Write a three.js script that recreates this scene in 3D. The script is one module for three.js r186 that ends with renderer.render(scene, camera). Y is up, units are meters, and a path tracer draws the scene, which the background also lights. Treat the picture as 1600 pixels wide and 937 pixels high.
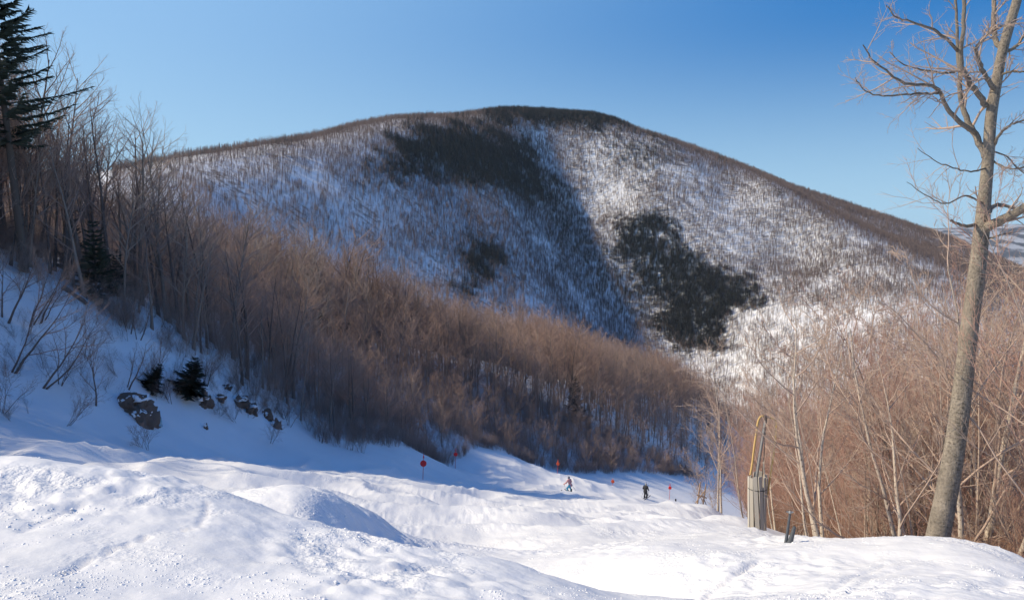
import * as THREE from 'three';
import { mergeGeometries, mergeVertices } from 'three/addons/utils/BufferGeometryUtils.js';
import { MarchingCubes } from 'three/addons/objects/MarchingCubes.js';

// ---------------------------------------------------------------- camera, sky, sun, exposure
const scene = new THREE.Scene();
const F = 1231, CX = 800, CY = 468.5, EYE = 1.7, PITCH = Math.atan((468.5 - 390) / F);
const camera = new THREE.PerspectiveCamera(2 * Math.atan(CY / F) * 180 / Math.PI, 1600 / 937, 0.1, 40000);
camera.position.set(0, EYE, 0);
camera.rotation.set(-PITCH, 0, 0);
scene.add(camera);

const SUN_EL = 38.5 * Math.PI / 180;
const SUN = new THREE.Vector3(-1, 0, 0.06).normalize().multiplyScalar(Math.cos(SUN_EL)); SUN.y = Math.sin(SUN_EL);
const smooth = (a, b, x) => { const t = Math.min(1, Math.max(0, (x - a) / (b - a))); return t * t * (3 - 2 * t); };
const lerp = (a, b, t) => a + (b - a) * t;
{ // clear winter sky: pale at the horizon and towards the sun, deep blue above and away from it
  const W = 1024, Hh = 512, data = new Float32Array(W * Hh * 4);
  const hor = [0.35, 0.55, 0.69], mid = [0.205, 0.385, 0.625], deep = [0.008, 0.138, 0.41], zen = [0.004, 0.070, 0.29], glow = [0.30, 0.36, 0.42];
  for (let j = 0; j < Hh; j++) for (let i = 0; i < W; i++) {
    const el = ((j + 0.5) / Hh - 0.5) * Math.PI, az = ((i + 0.5) / W - 0.5) * 2 * Math.PI;
    const d = new THREE.Vector3(Math.cos(el) * Math.cos(az), Math.sin(el), Math.cos(el) * Math.sin(az));
    const ca = d.dot(SUN), gamma = Math.acos(Math.min(1, Math.max(-1, ca)));
    const e = Math.max(0, el) * 180 / Math.PI;
    const near = Math.exp(-gamma / 0.42);                                // brightening towards the sun
    const a = smooth(-1, 17, e), b = smooth(15, 52, e);
    const away = smooth(0.98, 1.9, gamma);
    for (let k = 0; k < 3; k++) {
      const up = lerp(mid[k], deep[k], away);
      let c = lerp(hor[k], up, a); c = lerp(c, zen[k], b);
      data[(j * W + i) * 4 + k] = (c + glow[k] * near * 1.1) * 1.12;
    }
    data[(j * W + i) * 4 + 3] = 1;
  }
  const t = new THREE.DataTexture(data, W, Hh, THREE.RGBAFormat, THREE.FloatType);
  t.mapping = THREE.EquirectangularReflectionMapping; t.magFilter = t.minFilter = THREE.LinearFilter; t.needsUpdate = true;
  scene.background = t; scene.environment = t;
}
const sun = new THREE.DirectionalLight(0xffedcb, 4.1);
sun.position.copy(SUN).multiplyScalar(300); sun.castShadow = true; sun.target.position.set(0, -20, -60); sun.position.add(sun.target.position);
sun.shadow.mapSize.set(4096, 4096);
Object.assign(sun.shadow.camera, { left: -150, right: 150, top: 120, bottom: -120, near: 1, far: 900 });
scene.add(sun, sun.target);
const renderer = new THREE.WebGLRenderer({ antialias: true });
renderer.toneMapping = THREE.LinearToneMapping;
renderer.toneMappingExposure = 1.18;
renderer.shadowMap.enabled = true;

// ---------------------------------------------------------------- numbers
function rng(s) { return () => { s |= 0; s = s + 0x6D2B79F5 | 0; let t = Math.imul(s ^ s >>> 15, 1 | s); t = t + Math.imul(t ^ t >>> 7, 61 | t) ^ t; return ((t ^ t >>> 14) >>> 0) / 4294967296; }; }
const PERM = (() => { const r = rng(77), p = Array.from({ length: 256 }, (_, i) => i); for (let i = 255; i > 0; i--) { const j = Math.floor(r() * (i + 1)); [p[i], p[j]] = [p[j], p[i]]; } return new Uint8Array([...p, ...p]); })();
function noise(x, y) {                                                     // gradient noise, about -1..1
  const xi = Math.floor(x), yi = Math.floor(y), xf = x - xi, yf = y - yi, X = xi & 255, Y = yi & 255;
  const u = xf * xf * xf * (xf * (xf * 6 - 15) + 10), v = yf * yf * yf * (yf * (yf * 6 - 15) + 10);
  const g = (h, a, b) => { const t = h * 0.0245436926; return Math.cos(t) * a + Math.sin(t) * b; };
  const aa = PERM[PERM[X] + Y], ab = PERM[PERM[X] + ((Y + 1) & 255)], ba = PERM[PERM[(X + 1) & 255] + Y], bb = PERM[PERM[(X + 1) & 255] + ((Y + 1) & 255)];
  return 1.5 * lerp(lerp(g(aa, xf, yf), g(ba, xf - 1, yf), u), lerp(g(ab, xf, yf - 1), g(bb, xf - 1, yf - 1), u), v);
}
const fbm = (x, y, o = 4) => { let s = 0, a = 0.5; for (let i = 0; i < o; i++) { s += a * noise(x, y); x = x * 2.03 + 11.3; y = y * 2.03 - 7.1; a *= 0.5; } return s; };
const V = (x, y, z) => new THREE.Vector3(x, y, z);
const TURN = new THREE.Euler(-PITCH, 0, 0);
function P(px, py, D) { const v = V((px - CX) / F, -(py - CY) / F, -1).applyEuler(TURN); v.multiplyScalar(-D / v.z); v.y += EYE; return v; }   // the point at depth D on a line of sight
function proj(x, y, z) { const q = V(x, y - EYE, z).applyEuler(new THREE.Euler(PITCH, 0, 0)); return [CX - F * q.x / q.z, CY + F * q.y / q.z]; }
function spline(points) {                                                  // thin-plate surface y(x, D) through points
  const n = points.length, S = 100, N = n + 3, A = [];
  const U = (a, b, c, d) => { const r2 = ((a - c) ** 2 + (b - d) ** 2) / (S * S); return r2 > 1e-12 ? r2 * Math.log(r2) : 0; };
  for (let i = 0; i < N; i++) A.push(new Float64Array(N + 1));
  for (let i = 0; i < n; i++) {
    for (let j = 0; j < n; j++) A[i][j] = U(points[i].x, points[i].z, points[j].x, points[j].z);
    A[i][i] += 2e-5;
    A[i][n] = A[n][i] = 1; A[i][n + 1] = A[n + 1][i] = points[i].x / S; A[i][n + 2] = A[n + 2][i] = points[i].z / S; A[i][N] = points[i].y;
  }
  for (let c = 0; c < N; c++) {
    let p = c; for (let r = c + 1; r < N; r++) if (Math.abs(A[r][c]) > Math.abs(A[p][c])) p = r;
    [A[c], A[p]] = [A[p], A[c]];
    for (let r = 0; r < N; r++) if (r !== c) { const f = A[r][c] / A[c][c]; if (f) for (let k = c; k <= N; k++) A[r][k] -= f * A[c][k]; }
  }
  const w = A.map((r, i) => r[N] / r[i]);
  const X = points.map(p => p.x), Z = points.map(p => p.z);
  return (x, z) => {
    let s = w[n] + w[n + 1] * x / S + w[n + 2] * z / S;
    for (let i = 0; i < n; i++) { const r2 = ((x - X[i]) ** 2 + (z - Z[i]) ** 2) / (S * S); if (r2 > 1e-12) s += w[i] * r2 * Math.log(r2); }
    return s;
  };
}
const wp = (x, y, D) => V(x, y, -D);

// ---------------------------------------------------------------- naming
const taken = {};
function numbered(n) { taken[n] = (taken[n] || 0) + 1; return taken[n] === 1 ? n : n + '_' + String(taken[n] - 1).padStart(3, '0'); }
function tag(o, label, category, group, kind) { if (label) o.userData.label = label; if (category) o.userData.category = category; if (group) o.userData.group = group; if (kind) o.userData.kind = kind; return o; }
function mesh(name, geo, mat, parent) { const m = new THREE.Mesh(geo, mat); m.castShadow = m.receiveShadow = true; m.name = parent ? name : numbered(name); (parent || scene).add(m); return m; }
function thing(name, label, category, group, pos) { const g = new THREE.Group(); g.name = numbered(name); tag(g, label, category, group); if (pos) g.position.copy(pos); scene.add(g); return g; }

// ---------------------------------------------------------------- textures and materials
function tex(n, fn, repeat, srgb) {
  const d = new Uint8Array(n * n * 4);
  for (let j = 0; j < n; j++) for (let i = 0; i < n; i++) { const c = fn(i / n, j / n), k = (j * n + i) * 4; for (let q = 0; q < 3; q++) d[k + q] = Math.max(0, Math.min(255, (Array.isArray(c) ? c[q] : c) * 255)); d[k + 3] = 255; }
  const t = new THREE.DataTexture(d, n, n); t.wrapS = t.wrapT = THREE.RepeatWrapping; t.magFilter = THREE.LinearFilter; t.minFilter = THREE.LinearMipmapLinearFilter; t.generateMipmaps = true;
  t.repeat.set(repeat[0], repeat[1]); if (srgb) t.colorSpace = THREE.SRGBColorSpace; t.needsUpdate = true; return t;
}
function tileNoise(u, v, f, o = 3, fy = f) {                               // noise that repeats over the unit square
  let r = 0, a = 0.5, F1 = f, F2 = fy;
  for (let k = 0; k < o; k++) {
    const n = (x, y) => noise(x * F1 + k * 17.3, y * F2 + k * 9.1);
    const bx = smooth(0, 1, u), by = smooth(0, 1, v);
    r += a * lerp(lerp(n(u, v), n(u - 1, v), bx), lerp(n(u, v - 1), n(u - 1, v - 1), bx), by) * 1.3;
    F1 *= 2.1; F2 *= 2.1; a *= 0.55;
  }
  return r;
}
const mat = (r, g, b, rough = 0.9, extra = {}) => { const m = new THREE.MeshStandardMaterial({ roughness: rough, ...extra }); m.color.setRGB(r, g, b); return m; };
const snowBump = tex(1024, (u, v) => { const c = tileNoise(u, v, 14, 3), f = tileNoise(u + 0.37, v + 0.11, 60, 3); const m = smooth(-0.1, 0.35, tileNoise(u + 0.7, v + 0.2, 5, 2)); return 0.5 + 0.22 * c + (0.08 + 0.34 * m) * f; }, [1 / 4.3, 1 / 4.3]);
const snowTone = tex(512, (u, v) => { const c = tileNoise(u, v, 6, 4); const k = 0.965 + 0.03 * c; return [k, k, k * 1.002]; }, [1 / 23, 1 / 23], true);
const M = {
  snow: mat(0.88, 0.885, 0.895, 0.7, { bumpMap: snowBump, bumpScale: 0.028, map: snowTone }),
  clod: mat(0.87, 0.875, 0.885, 0.75),
  farSnow: null,
};

// ---------------------------------------------------------------- the near hillside
const nearPts = [
  wp(0, 0, 0), wp(-4, 0.1, 0), wp(4, -0.3, 0), wp(0, 3.5, -14), wp(-22, 3, -14), wp(22, 1, -14), wp(-12, 1, 0), wp(14, -2.2, 2),
  // the foreground knoll
  P(0, 937, 5.1), P(300, 937, 5.3), P(600, 937, 5.7), P(850, 937, 6.2), P(0, 780, 7.7), P(250, 800, 7.6), P(480, 850, 7.4), P(700, 890, 7.2),
  P(0, 722, 9.8), P(200, 740, 9.7), P(330, 768, 9.3), P(430, 800, 9), P(560, 836, 8.6), P(700, 857, 8.2), P(800, 876, 7.8), P(880, 905, 7.4), P(950, 937, 6.8),
  wp(-9.5, -2.3, 9.2), wp(-8, -3.3, 14), wp(-5.2, -2.8, 11.4), wp(-2.6, -3.0, 11.2), wp(-0.9, -4.2, 11.6), wp(1, -3.9, 11),
  // the mound behind it, its right side steep
  P(330, 792, 13.4), P(400, 786, 13), P(440, 781, 13.1), P(480, 780, 13.2), P(540, 790, 14), P(600, 812, 15.4), P(700, 846, 17.5), P(760, 867, 19), P(560, 822, 13.9), P(640, 844, 15.6),
  wp(-5.6, -3.9, 17), wp(-4, -4.3, 17), wp(-2.6, -5.7, 18.8), wp(-1.4, -6.3, 21),
  // right-hand snow and its lip
  P(1000, 937, 7.3), P(1150, 937, 7.5), P(1350, 937, 7.4), P(1600, 937, 7.2), P(820, 862, 19.4), P(900, 880, 13.8), P(980, 880, 12.8), P(1100, 880, 11.8), P(1250, 880, 11.4), P(1450, 890, 10.2),
  P(1600, 869, 11.4), P(1450, 853, 13), P(1300, 846, 15.6), P(1180, 858, 13.6), P(1180, 846, 15.5), P(1180, 836, 18.5), P(1190, 826, 22.5), P(1100, 845, 16), P(1100, 828, 21), P(1150, 811, 30), P(1100, 793, 45),
  wp(9.4, -4.3, 10), wp(9.6, -5.6, 13.5), wp(9.6, -6.8, 16.5), wp(11, -9.2, 24), wp(15, -15, 44), wp(14, -5.5, 10), wp(22, -7, 6), wp(22, -11, 22), wp(30, -19, 45), wp(45, -12, 0), wp(60, -28, 50), wp(100, -30, 10),
  // the run
  ...[[700, [[23, 828], [27, 806], [33, 789], [40, 777], [48, 767], [70, 744], [84, 730]]], [850, [[20, 843], [24, 823], [30, 807], [38, 795], [48, 785], [60, 776], [80, 765]]], [1000, [[20, 838], [27, 818], [36, 805], [48, 796], [65, 788], [88, 780]]], [580, [[25, 797], [30, 778], [36, 763], [45, 745], [55, 724], [64, 706]]]].flatMap(([px, l]) => l.map(([D, py]) => P(px, py, D))),
  P(662, 756, 58), P(1052, 783, 95), P(850, 733, 97), P(960, 762, 97),
  P(300, 742, 28), P(400, 757, 27), P(420, 735, 38), P(200, 715, 33), P(60, 700, 32), P(150, 697, 38), P(270, 700, 43), P(400, 702, 50), P(500, 702, 57), P(640, 699, 74), P(760, 708, 93),
  wp(24, -35, 112), wp(9, -31, 109), wp(60, -58, 185), wp(92, -80, 260), wp(100, -92, 330), wp(75, -48, 110), wp(120, -70, 160), wp(45, -40, 105),
  // left bank
  P(0, 600, 40), P(0, 510, 44), P(0, 430, 48), P(130, 470, 51), P(250, 525, 55), P(380, 605, 57), P(440, 655, 58), P(120, 600, 43), P(200, 610, 46), P(300, 625, 50),
  wp(-46, 4, 55), wp(-66, 10, 60), wp(-75, 12, 30), wp(-24, -3, 20), wp(-21, -6.5, 28), wp(-38, 1, 24), wp(-38, 1.5, 36), wp(-24, -0.5, 8), wp(-14.5, -4.6, 19), wp(-120, 22, 70), wp(-150, 25, 0),
  // wooded spur
  wp(-37, -4, 88), wp(-27, -14, 130), wp(-2, -25, 180), wp(38, -42, 240), wp(73, -57, 300), wp(-70, 1, 105), wp(-62, -14, 165), wp(-30, -38, 230), wp(10, -66, 320), wp(60, -90, 400), wp(-140, 5, 160), wp(-120, -40, 300), wp(-60, -80, 420), wp(150, -110, 420),
];
const nearBase = spline(nearPts);
// edges of the woods (x at a given depth), the run lies between them
const edge = (tab, D) => { if (D <= tab[0][1]) return tab[0][0]; for (let i = 1; i < tab.length; i++) if (D <= tab[i][1]) return lerp(tab[i - 1][0], tab[i][0], (D - tab[i - 1][1]) / (tab[i][1] - tab[i - 1][1])); return tab.at(-1)[0]; };
const LEFT = [[-27, 10], [-29, 30], [-33, 44], [-28, 52], [-20, 57], [-14.2, 61.5], [-11.2, 69], [-8.8, 78], [-4.2, 95], [5.5, 112], [20, 130], [47, 165], [80, 240], [110, 330]];
const RIGHT = [[8.0, 8], [7.9, 12], [7.4, 15.5], [9, 23], [10.5, 31], [13.5, 45], [18, 62], [26, 92], [44, 130], [75, 185], [105, 260]];
function footOf(D) { return edge([[-23, 20], [-22, 38], [-19.5, 45], [-15, 55], [-9.5, 75], [-3, 95], [8, 112], [24, 130]], D); }
const billow = (x, y) => 1 - 2.2 * Math.min(0.9, Math.abs(noise(x, y)));
let tracks = [];
function groove(x, z) {
  let h = 0;
  for (const t of tracks) for (let i = 1; i < t.pts.length; i++) {
    const a = t.pts[i - 1], b = t.pts[i], dx = b.x - a.x, dz = b.z - a.z, q = Math.min(1, Math.max(0, ((x - a.x) * dx + (z - a.z) * dz) / (dx * dx + dz * dz)));
    const d = Math.hypot(x - a.x - q * dx, z - a.z - q * dz);
    if (d < t.w * 2.6) h = Math.min(h, -t.d * (1 - smooth(0.3 * t.w, t.w, d)) + 0.35 * t.d * smooth(t.w * 0.8, t.w * 1.3, d) * (1 - smooth(t.w * 1.3, t.w * 2.6, d)));
  }
  return h;
}
function H(x, z) {
  const D = -z; let h = nearBase(x, z);
  const l = footOf(D), r = edge(RIGHT, D);
  const onRun = smooth(l - 1, l + 4, x) * (1 - smooth(r - 3, r + 0.5, x));
  const far = smooth(17, 30, D) * (1 - smooth(105, 130, D));
  if (onRun * far > 0) {
    const wx = x + 1.6 * noise(x / 9, z / 9 + 40), wz = z + 1.6 * noise(x / 9 + 20, z / 9);
    h += onRun * far * (0.55 * (0.5 - Math.abs(noise(wx / 4.6, wz / 5.6)) * 1.7) + 0.3 * noise(wx / 7.3 + 5, wz / 11));
    h += onRun * far * 0.05 * noise(x / 0.9, z / 0.9);
  }
  const near = 1 - smooth(30, 60, D);
  if (near > 0 && D > -12) {
    const patch = 0.35 + 1.1 * smooth(-0.3, 0.45, noise(x / 2.3 + 3, z / 2.3 - 8));
    h += near * (0.05 * noise(x / 1.7, z / 1.7) + 0.03 * noise(x / 0.6 + 9, z / 0.6) + patch * (0.028 * noise(x / 0.23, z / 0.23 + 5) + 0.022 * Math.abs(noise(x / 0.12 + 2, z / 0.12))));
    if (D > 2 && D < 22) h += groove(x, z);
  }
  if (x < l || x > r) h += (0.5 * fbm(x / 7, z / 7, 3) + (x < l ? 0.55 * fbm(x / 2.6 + 4, z / 2.6, 3) : 0)) * Math.min(1, Math.max(l - x, x - r) / 4);
  return h;
}
function hit(px, py, from = 3) { let a = from, ok = null; for (let D = from; D < 600; D *= 1.006) { const p = P(px, py, D); if (p.y < H(p.x, p.z)) { let lo = a, hi = D; for (let k = 0; k < 14; k++) { const m = (lo + hi) / 2, q = P(px, py, m); if (q.y < H(q.x, q.z)) hi = m; else lo = m; } ok = P(px, py, hi); break; } a = D; } return ok; }
const onGround = (x, z, sink = 0) => V(x, H(x, z) - sink, z);
{
  const line = (pts, w, d) => ({ pts: pts.map(([a, b]) => hit(a, b)).filter(Boolean), w, d });
  const ts = [line([[92, 900], [130, 880], [165, 862], [205, 848], [232, 838]], 0.035, 0.035), line([[285, 828], [310, 822], [320, 805], [324, 785]], 0.03, 0.03),
    line([[1060, 990], [1110, 930], [1140, 905], [1185, 878]], 0.085, 0.05), line([[1252, 862], [1256, 876]], 0.04, 0.03), line([[480, 930], [540, 905], [610, 890], [690, 884]], 0.05, 0.025), line([[1290, 930], [1330, 900], [1390, 880], [1450, 872]], 0.06, 0.03), line([[1320, 930], [1362, 902], [1420, 884]], 0.05, 0.025), line([[30, 830], [110, 800], [180, 765]], 0.05, 0.025)];
  tracks = ts;
}
function graded(a0, f0, f1, a1, step, grow, most) {
  const mid = []; for (let a = f0; a <= f1; a += step) mid.push(a);
  const up = []; let s = step, a = mid.at(-1); while (a < a1) { s = Math.min(most, s * grow); a += s; up.push(a); }
  const dn = []; s = step; a = f0; while (a > a0) { s = Math.min(most, s * grow); a -= s; dn.push(a); }
  return [...dn.reverse(), ...mid, ...up];
}
function sheet(xs, zs, f, uvScale = 1) {
  const nx = xs.length, nz = zs.length, p = new Float32Array(nx * nz * 3), uv = new Float32Array(nx * nz * 2), idx = new Uint32Array((nx - 1) * (nz - 1) * 6);
  for (let j = 0, k = 0; j < nz; j++) for (let i = 0; i < nx; i++, k++) { p[k * 3] = xs[i]; p[k * 3 + 1] = f(xs[i], zs[j]); p[k * 3 + 2] = zs[j]; uv[k * 2] = xs[i] * uvScale; uv[k * 2 + 1] = -zs[j] * uvScale; }
  for (let j = 0, k = 0; j < nz - 1; j++) for (let i = 0; i < nx - 1; i++) { const a = j * nx + i, b = a + 1, c = a + nx, d = c + 1; idx[k++] = a; idx[k++] = c; idx[k++] = b; idx[k++] = b; idx[k++] = c; idx[k++] = d; }
  const g = new THREE.BufferGeometry(); g.setAttribute('position', new THREE.BufferAttribute(p, 3)); g.setAttribute('uv', new THREE.BufferAttribute(uv, 2)); g.setIndex(new THREE.BufferAttribute(idx, 1)); g.computeVertexNormals(); return g;
}
{
  const xs = graded(-280, -7.5, 9, 300, 0.05, 1.035, 5), zs = graded(4, 4.2, 14.5, 440, 0.05, 1.024, 4.5).map(d => -d);
  zs.unshift(16, 10, 5, 2, 0, -1.2, -2.2, -3, -3.6);
  const g = sheet(xs, zs, H);
  const s = mesh('snow_slope', g, M.snow); s.userData.kind = 'structure';
}

// ---------------------------------------------------------------- the mountain across the valley and the far hills
const mtPts = [
  P(240, 281, 1000), P(350, 256, 1150), P(450, 234, 1280), P(550, 219, 1430), P(600, 211, 1515), P(650, 203, 1600), P(705, 198, 1700), P(760, 196, 1800), P(815, 192, 1880), P(870, 187, 1950), P(920, 186, 1970), P(960, 189, 1980),
  P(430, 407, 1000), P(350, 345, 975), P(600, 337, 1250), P(750, 435, 1250), P(860, 505, 1250), P(700, 285, 1500), P(800, 351, 1500), P(800, 240, 1750),
  P(856, 240, 1855), P(920, 340, 1735), P(1010, 482, 1550), P(1080, 572, 1400),
  P(960, 240, 1860), P(1000, 330, 1710), P(1100, 400, 1610), P(1200, 480, 1460), P(1250, 580, 1260), P(1150, 300, 1790), P(1250, 400, 1610), P(1060, 235, 1880), P(1200, 290, 1790), P(1300, 350, 1660), P(1400, 420, 1490), P(1450, 480, 1320),
  P(1000, 206, 2010), P(1150, 261, 2060), P(1300, 312, 2070), P(1400, 345, 2020), P(1480, 372, 1960), P(1560, 410, 1860), P(1300, 335, 1850), P(1420, 385, 1740),
  wp(-720, 50, 1000), wp(-620, 70, 1500), wp(-300, 150, 2150), wp(120, 190, 2450), wp(650, 100, 2500), wp(1250, -20, 2350), wp(-900, 0, 600),
  wp(-300, -60, 620), wp(0, -150, 720), wp(200, -215, 900), wp(400, -240, 1000), wp(0, -160, 1050), wp(300, -250, 1300), wp(700, -205, 1100), wp(1000, -150, 1300), wp(1150, -70, 1700), wp(1500, -170, 1800), wp(-500, -10, 600), wp(-120, -110, 460), wp(150, -160, 520), wp(500, -210, 600), wp(1000, -220, 700), wp(1600, -240, 1200),
];
const mtBase = spline(mtPts);
function HM(x, z) { return mtBase(x, z) + 5 * fbm(x / 160, z / 160, 4) + 1.6 * noise(x / 28, z / 28); }
const farTone = tex(1024, (u, v) => { // snow with bands of bare rock and leaf litter
  const n = tileNoise(u, v, 85, 3), m = tileNoise(u + 0.3, v + 0.6, 7, 3), band = tileNoise(u, v, 26, 3, 110);
  const k = smooth(0.12, 0.42, n * 0.5 + m * 0.45 + band * 0.4) * 0.6;
  return [lerp(0.93, 0.42, k), lerp(0.935, 0.38, k), lerp(0.95, 0.36, k)];
}, [1 / 620, 1 / 620], true);
M.farSnow = mat(0.95, 0.95, 0.95, 0.9, { map: farTone });
{
  const xs = [], zs = []; for (let x = -1050; x <= 1750; x += 13) xs.push(x); for (let d = 430; d <= 2600; d += 13) zs.push(-d);
  const s = mesh('mountain', sheet(xs, zs, HM), M.farSnow); s.userData.kind = 'structure';
}
{
  // valley floor and blue hills many kilometres away
  const HF = (x, z) => { const D = -z, u = x / D;
    const base = -230 - 150 * smooth(2400, 5000, D);
    const r1 = 330 * Math.exp(-(((D - 7600) / 1100) ** 2)) * (0.72 + 0.5 * noise(x / 2300 + 4.3, 2.2) + 0.2 * noise(x / 700, 9.1));
    const r2 = 900 * smooth(10500, 13800, D) * (0.62 + 0.36 * noise(x / 3600 + 1.15, 7.7) + 0.1 * noise(x / 900, 3.3));
    return base + Math.max(0, r1) + Math.max(0, r2) + 30 * fbm(x / 700, z / 700, 3); };
  const xs = [], zs = []; for (let x = -13000; x <= 14000; x += 130) xs.push(x); for (let d = 2300; d <= 15500; d += 120) zs.push(-d);
  const tone = tex(512, (u, v) => { const n = tileNoise(u, v, 9, 5), k = smooth(-0.12, 0.2, n); return [lerp(0.70, 0.26, k), lerp(0.71, 0.25, k), lerp(0.74, 0.26, k)]; }, [1 / 2600, 1 / 2600], true);
  const s = mesh('distant_hills', sheet(xs, zs, HF), mat(0.9, 0.9, 0.9, 0.95, { map: tone })); s.userData.kind = 'structure';
}

// ---------------------------------------------------------------- plant builder
class Build {
  constructor() { this.p = []; this.n = []; this.uv = []; this.i = []; }
  tube(pts, rad, sides) {
    const base = this.p.length / 3; let u = null, len = 0;
    for (let k = 0; k < pts.length; k++) {
      const t = pts[Math.min(k + 1, pts.length - 1)].clone().sub(pts[Math.max(k - 1, 0)]).normalize();
      if (!u) { u = Math.abs(t.y) < 0.9 ? V(0, 1, 0) : V(1, 0, 0); }
      u = u.clone().addScaledVector(t, -u.dot(t)).normalize(); const w = t.clone().cross(u);
      if (k) len += pts[k].distanceTo(pts[k - 1]);
      for (let s = 0; s <= sides; s++) {
        const a = s / sides * 2 * Math.PI, c = Math.cos(a), d = Math.sin(a), r = Array.isArray(rad) ? rad[k] : rad;
        const nx = u.x * c + w.x * d, ny = u.y * c + w.y * d, nz = u.z * c + w.z * d;
        this.p.push(pts[k].x + nx * r, pts[k].y + ny * r, pts[k].z + nz * r); this.n.push(nx, ny, nz); this.uv.push(s / sides, len);
      }
    }
    for (let k = 0; k < pts.length - 1; k++) for (let s = 0; s < sides; s++) { const a = base + k * (sides + 1) + s, b = a + 1, c = a + sides + 1, d = c + 1; this.i.push(a, b, c, b, d, c); }
    return this;
  }
  cone(p0, p1, r) {
    const b = this.p.length / 3, t = p1.clone().sub(p0).normalize(), u = (Math.abs(t.y) < 0.9 ? V(0, 1, 0) : V(1, 0, 0)); u.addScaledVector(t, -u.dot(t)).normalize(); const w = t.clone().cross(u);
    for (let s = 0; s < 3; s++) { const c = Math.cos(s * 2.0944), d = Math.sin(s * 2.0944), x = u.x * c + w.x * d, y = u.y * c + w.y * d, z = u.z * c + w.z * d; this.p.push(p0.x + x * r, p0.y + y * r, p0.z + z * r); this.n.push(x, y, z); this.uv.push(0, 0); }
    this.p.push(p1.x, p1.y, p1.z); this.n.push(t.x, t.y, t.z); this.uv.push(0, 1);
    this.i.push(b, b + 1, b + 3, b + 1, b + 2, b + 3, b + 2, b, b + 3);
  }
  tri(a, b, c, n) { const k = this.p.length / 3; for (const q of [a, b, c]) { this.p.push(q.x, q.y, q.z); this.n.push(n.x, n.y, n.z); this.uv.push(0, 0); } this.i.push(k, k + 1, k + 2); }
  geo(color) {
    const g = new THREE.BufferGeometry(); g.setAttribute('position', new THREE.Float32BufferAttribute(this.p, 3)); g.setAttribute('normal', new THREE.Float32BufferAttribute(this.n, 3)); g.setAttribute('uv', new THREE.Float32BufferAttribute(this.uv, 2)); g.setIndex(this.i);
    if (color) { const n = this.p.length / 3, c = new Float32Array(n * 3); for (let k = 0; k < n; k++) c.set(color, k * 3); g.setAttribute('color', new THREE.BufferAttribute(c, 3)); }
    return g;
  }
  get tris() { return this.i.length / 3; }
}
function aside(dir, angle, r) { // a direction turned away from dir
  const a = V(r() - 0.5, r() - 0.5, r() - 0.5); a.addScaledVector(dir, -a.dot(dir)).normalize();
  return dir.clone().multiplyScalar(Math.cos(angle)).addScaledVector(a, Math.sin(angle)).normalize();
}
function limb(p, dir, len, seg, wander, up, r) { const pts = [p.clone()], d = dir.clone(); for (let k = 0; k < seg; k++) { d.x += (r() - 0.5) * wander; d.y += (r() - 0.5) * wander + up; d.z += (r() - 0.5) * wander; d.normalize(); pts.push(pts.at(-1).clone().addScaledVector(d, len / seg)); } return pts; }
function along(pts, t) { const f = Math.min(0.9999, t) * (pts.length - 1), k = Math.floor(f), q = f - k; return [pts[k].clone().lerp(pts[k + 1], q), pts[k + 1].clone().sub(pts[k]).normalize()]; }
function branches(b, pts, r0, lvl, L, r) { // children of a limb, level by level
  const o = L[lvl]; if (!o) return;
  const total = pts.reduce((s, p, i) => i ? s + p.distanceTo(pts[i - 1]) : 0, 0), n = Math.round(o.n * (0.8 + 0.4 * r()));
  for (let k = 0; k < n; k++) {
    const t = o.from + (1 - o.from) * ((k + r()) / n), [p, d] = along(pts, t);
    const dir = aside(d, o.ang * (0.7 + 0.6 * r()), r); if (o.flat) dir.y *= 1 - o.flat; dir.y += o.lift || 0; dir.normalize();
    const len = total * o.len * (1 - (o.fall ?? 0.55) * (t - o.from) / (1 - o.from)) * (0.7 + 0.6 * r()), rr = Math.max(o.min, Math.min(r0 * o.rad * (1 - 0.6 * t), len * 0.03));
    if (!o.seg) { b.cone(p, p.clone().addScaledVector(dir, len).add(V(0, len * 0.12 * r(), 0)), rr); continue; }
    const q = limb(p, dir, len, o.seg, o.wander, o.up, r);
    b.tube(q, q.map((_, i) => rr * (1 - 0.72 * i / o.seg)), o.sides);
    branches(b, q, rr, lvl + 1, L, r);
  }
}
function bareTree(seed, h, rad, L, { seg = 7, wander = 0.16, lean = [0, 0], stems = 1, sides = 6, curve = 0.02, top = 0.12 } = {}) {
  const r = rng(seed), trunk = new Build(), crown = new Build();
  for (let s = 0; s < stems; s++) {
    const a = r() * 6.28, k = stems > 1 ? 0.25 : 0.04, hh = h * (s ? 0.7 + 0.3 * r() : 1), rr = rad * (s ? 0.75 : 1);
    const dir = V(lean[0] + Math.cos(a) * k, 1, lean[1] + Math.sin(a) * k).normalize();
    const pts = limb(V(Math.cos(a) * (stems > 1 ? rad * 1.2 : 0), -0.4, Math.sin(a) * (stems > 1 ? rad * 1.2 : 0)), dir, hh + 0.4, seg, wander, curve, r);
    trunk.tube(pts, pts.map((_, i) => rr * (1 - (1 - top) * (i / seg) ** 0.9) * (i ? 1 : 1.3)), sides);
    branches(crown, pts, rr, 0, L, r);
  }
  return { trunk, crown, tris: trunk.tris + crown.tris };
}
const barkBump = tex(256, (u, v) => 0.5 + 0.5 * tileNoise(u, v, 10, 3, 3), [3, 1.2]);
const bark = (r, g, b) => mat(r, g, b, 0.92, { bumpMap: barkBump, bumpScale: 0.012 });

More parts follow.
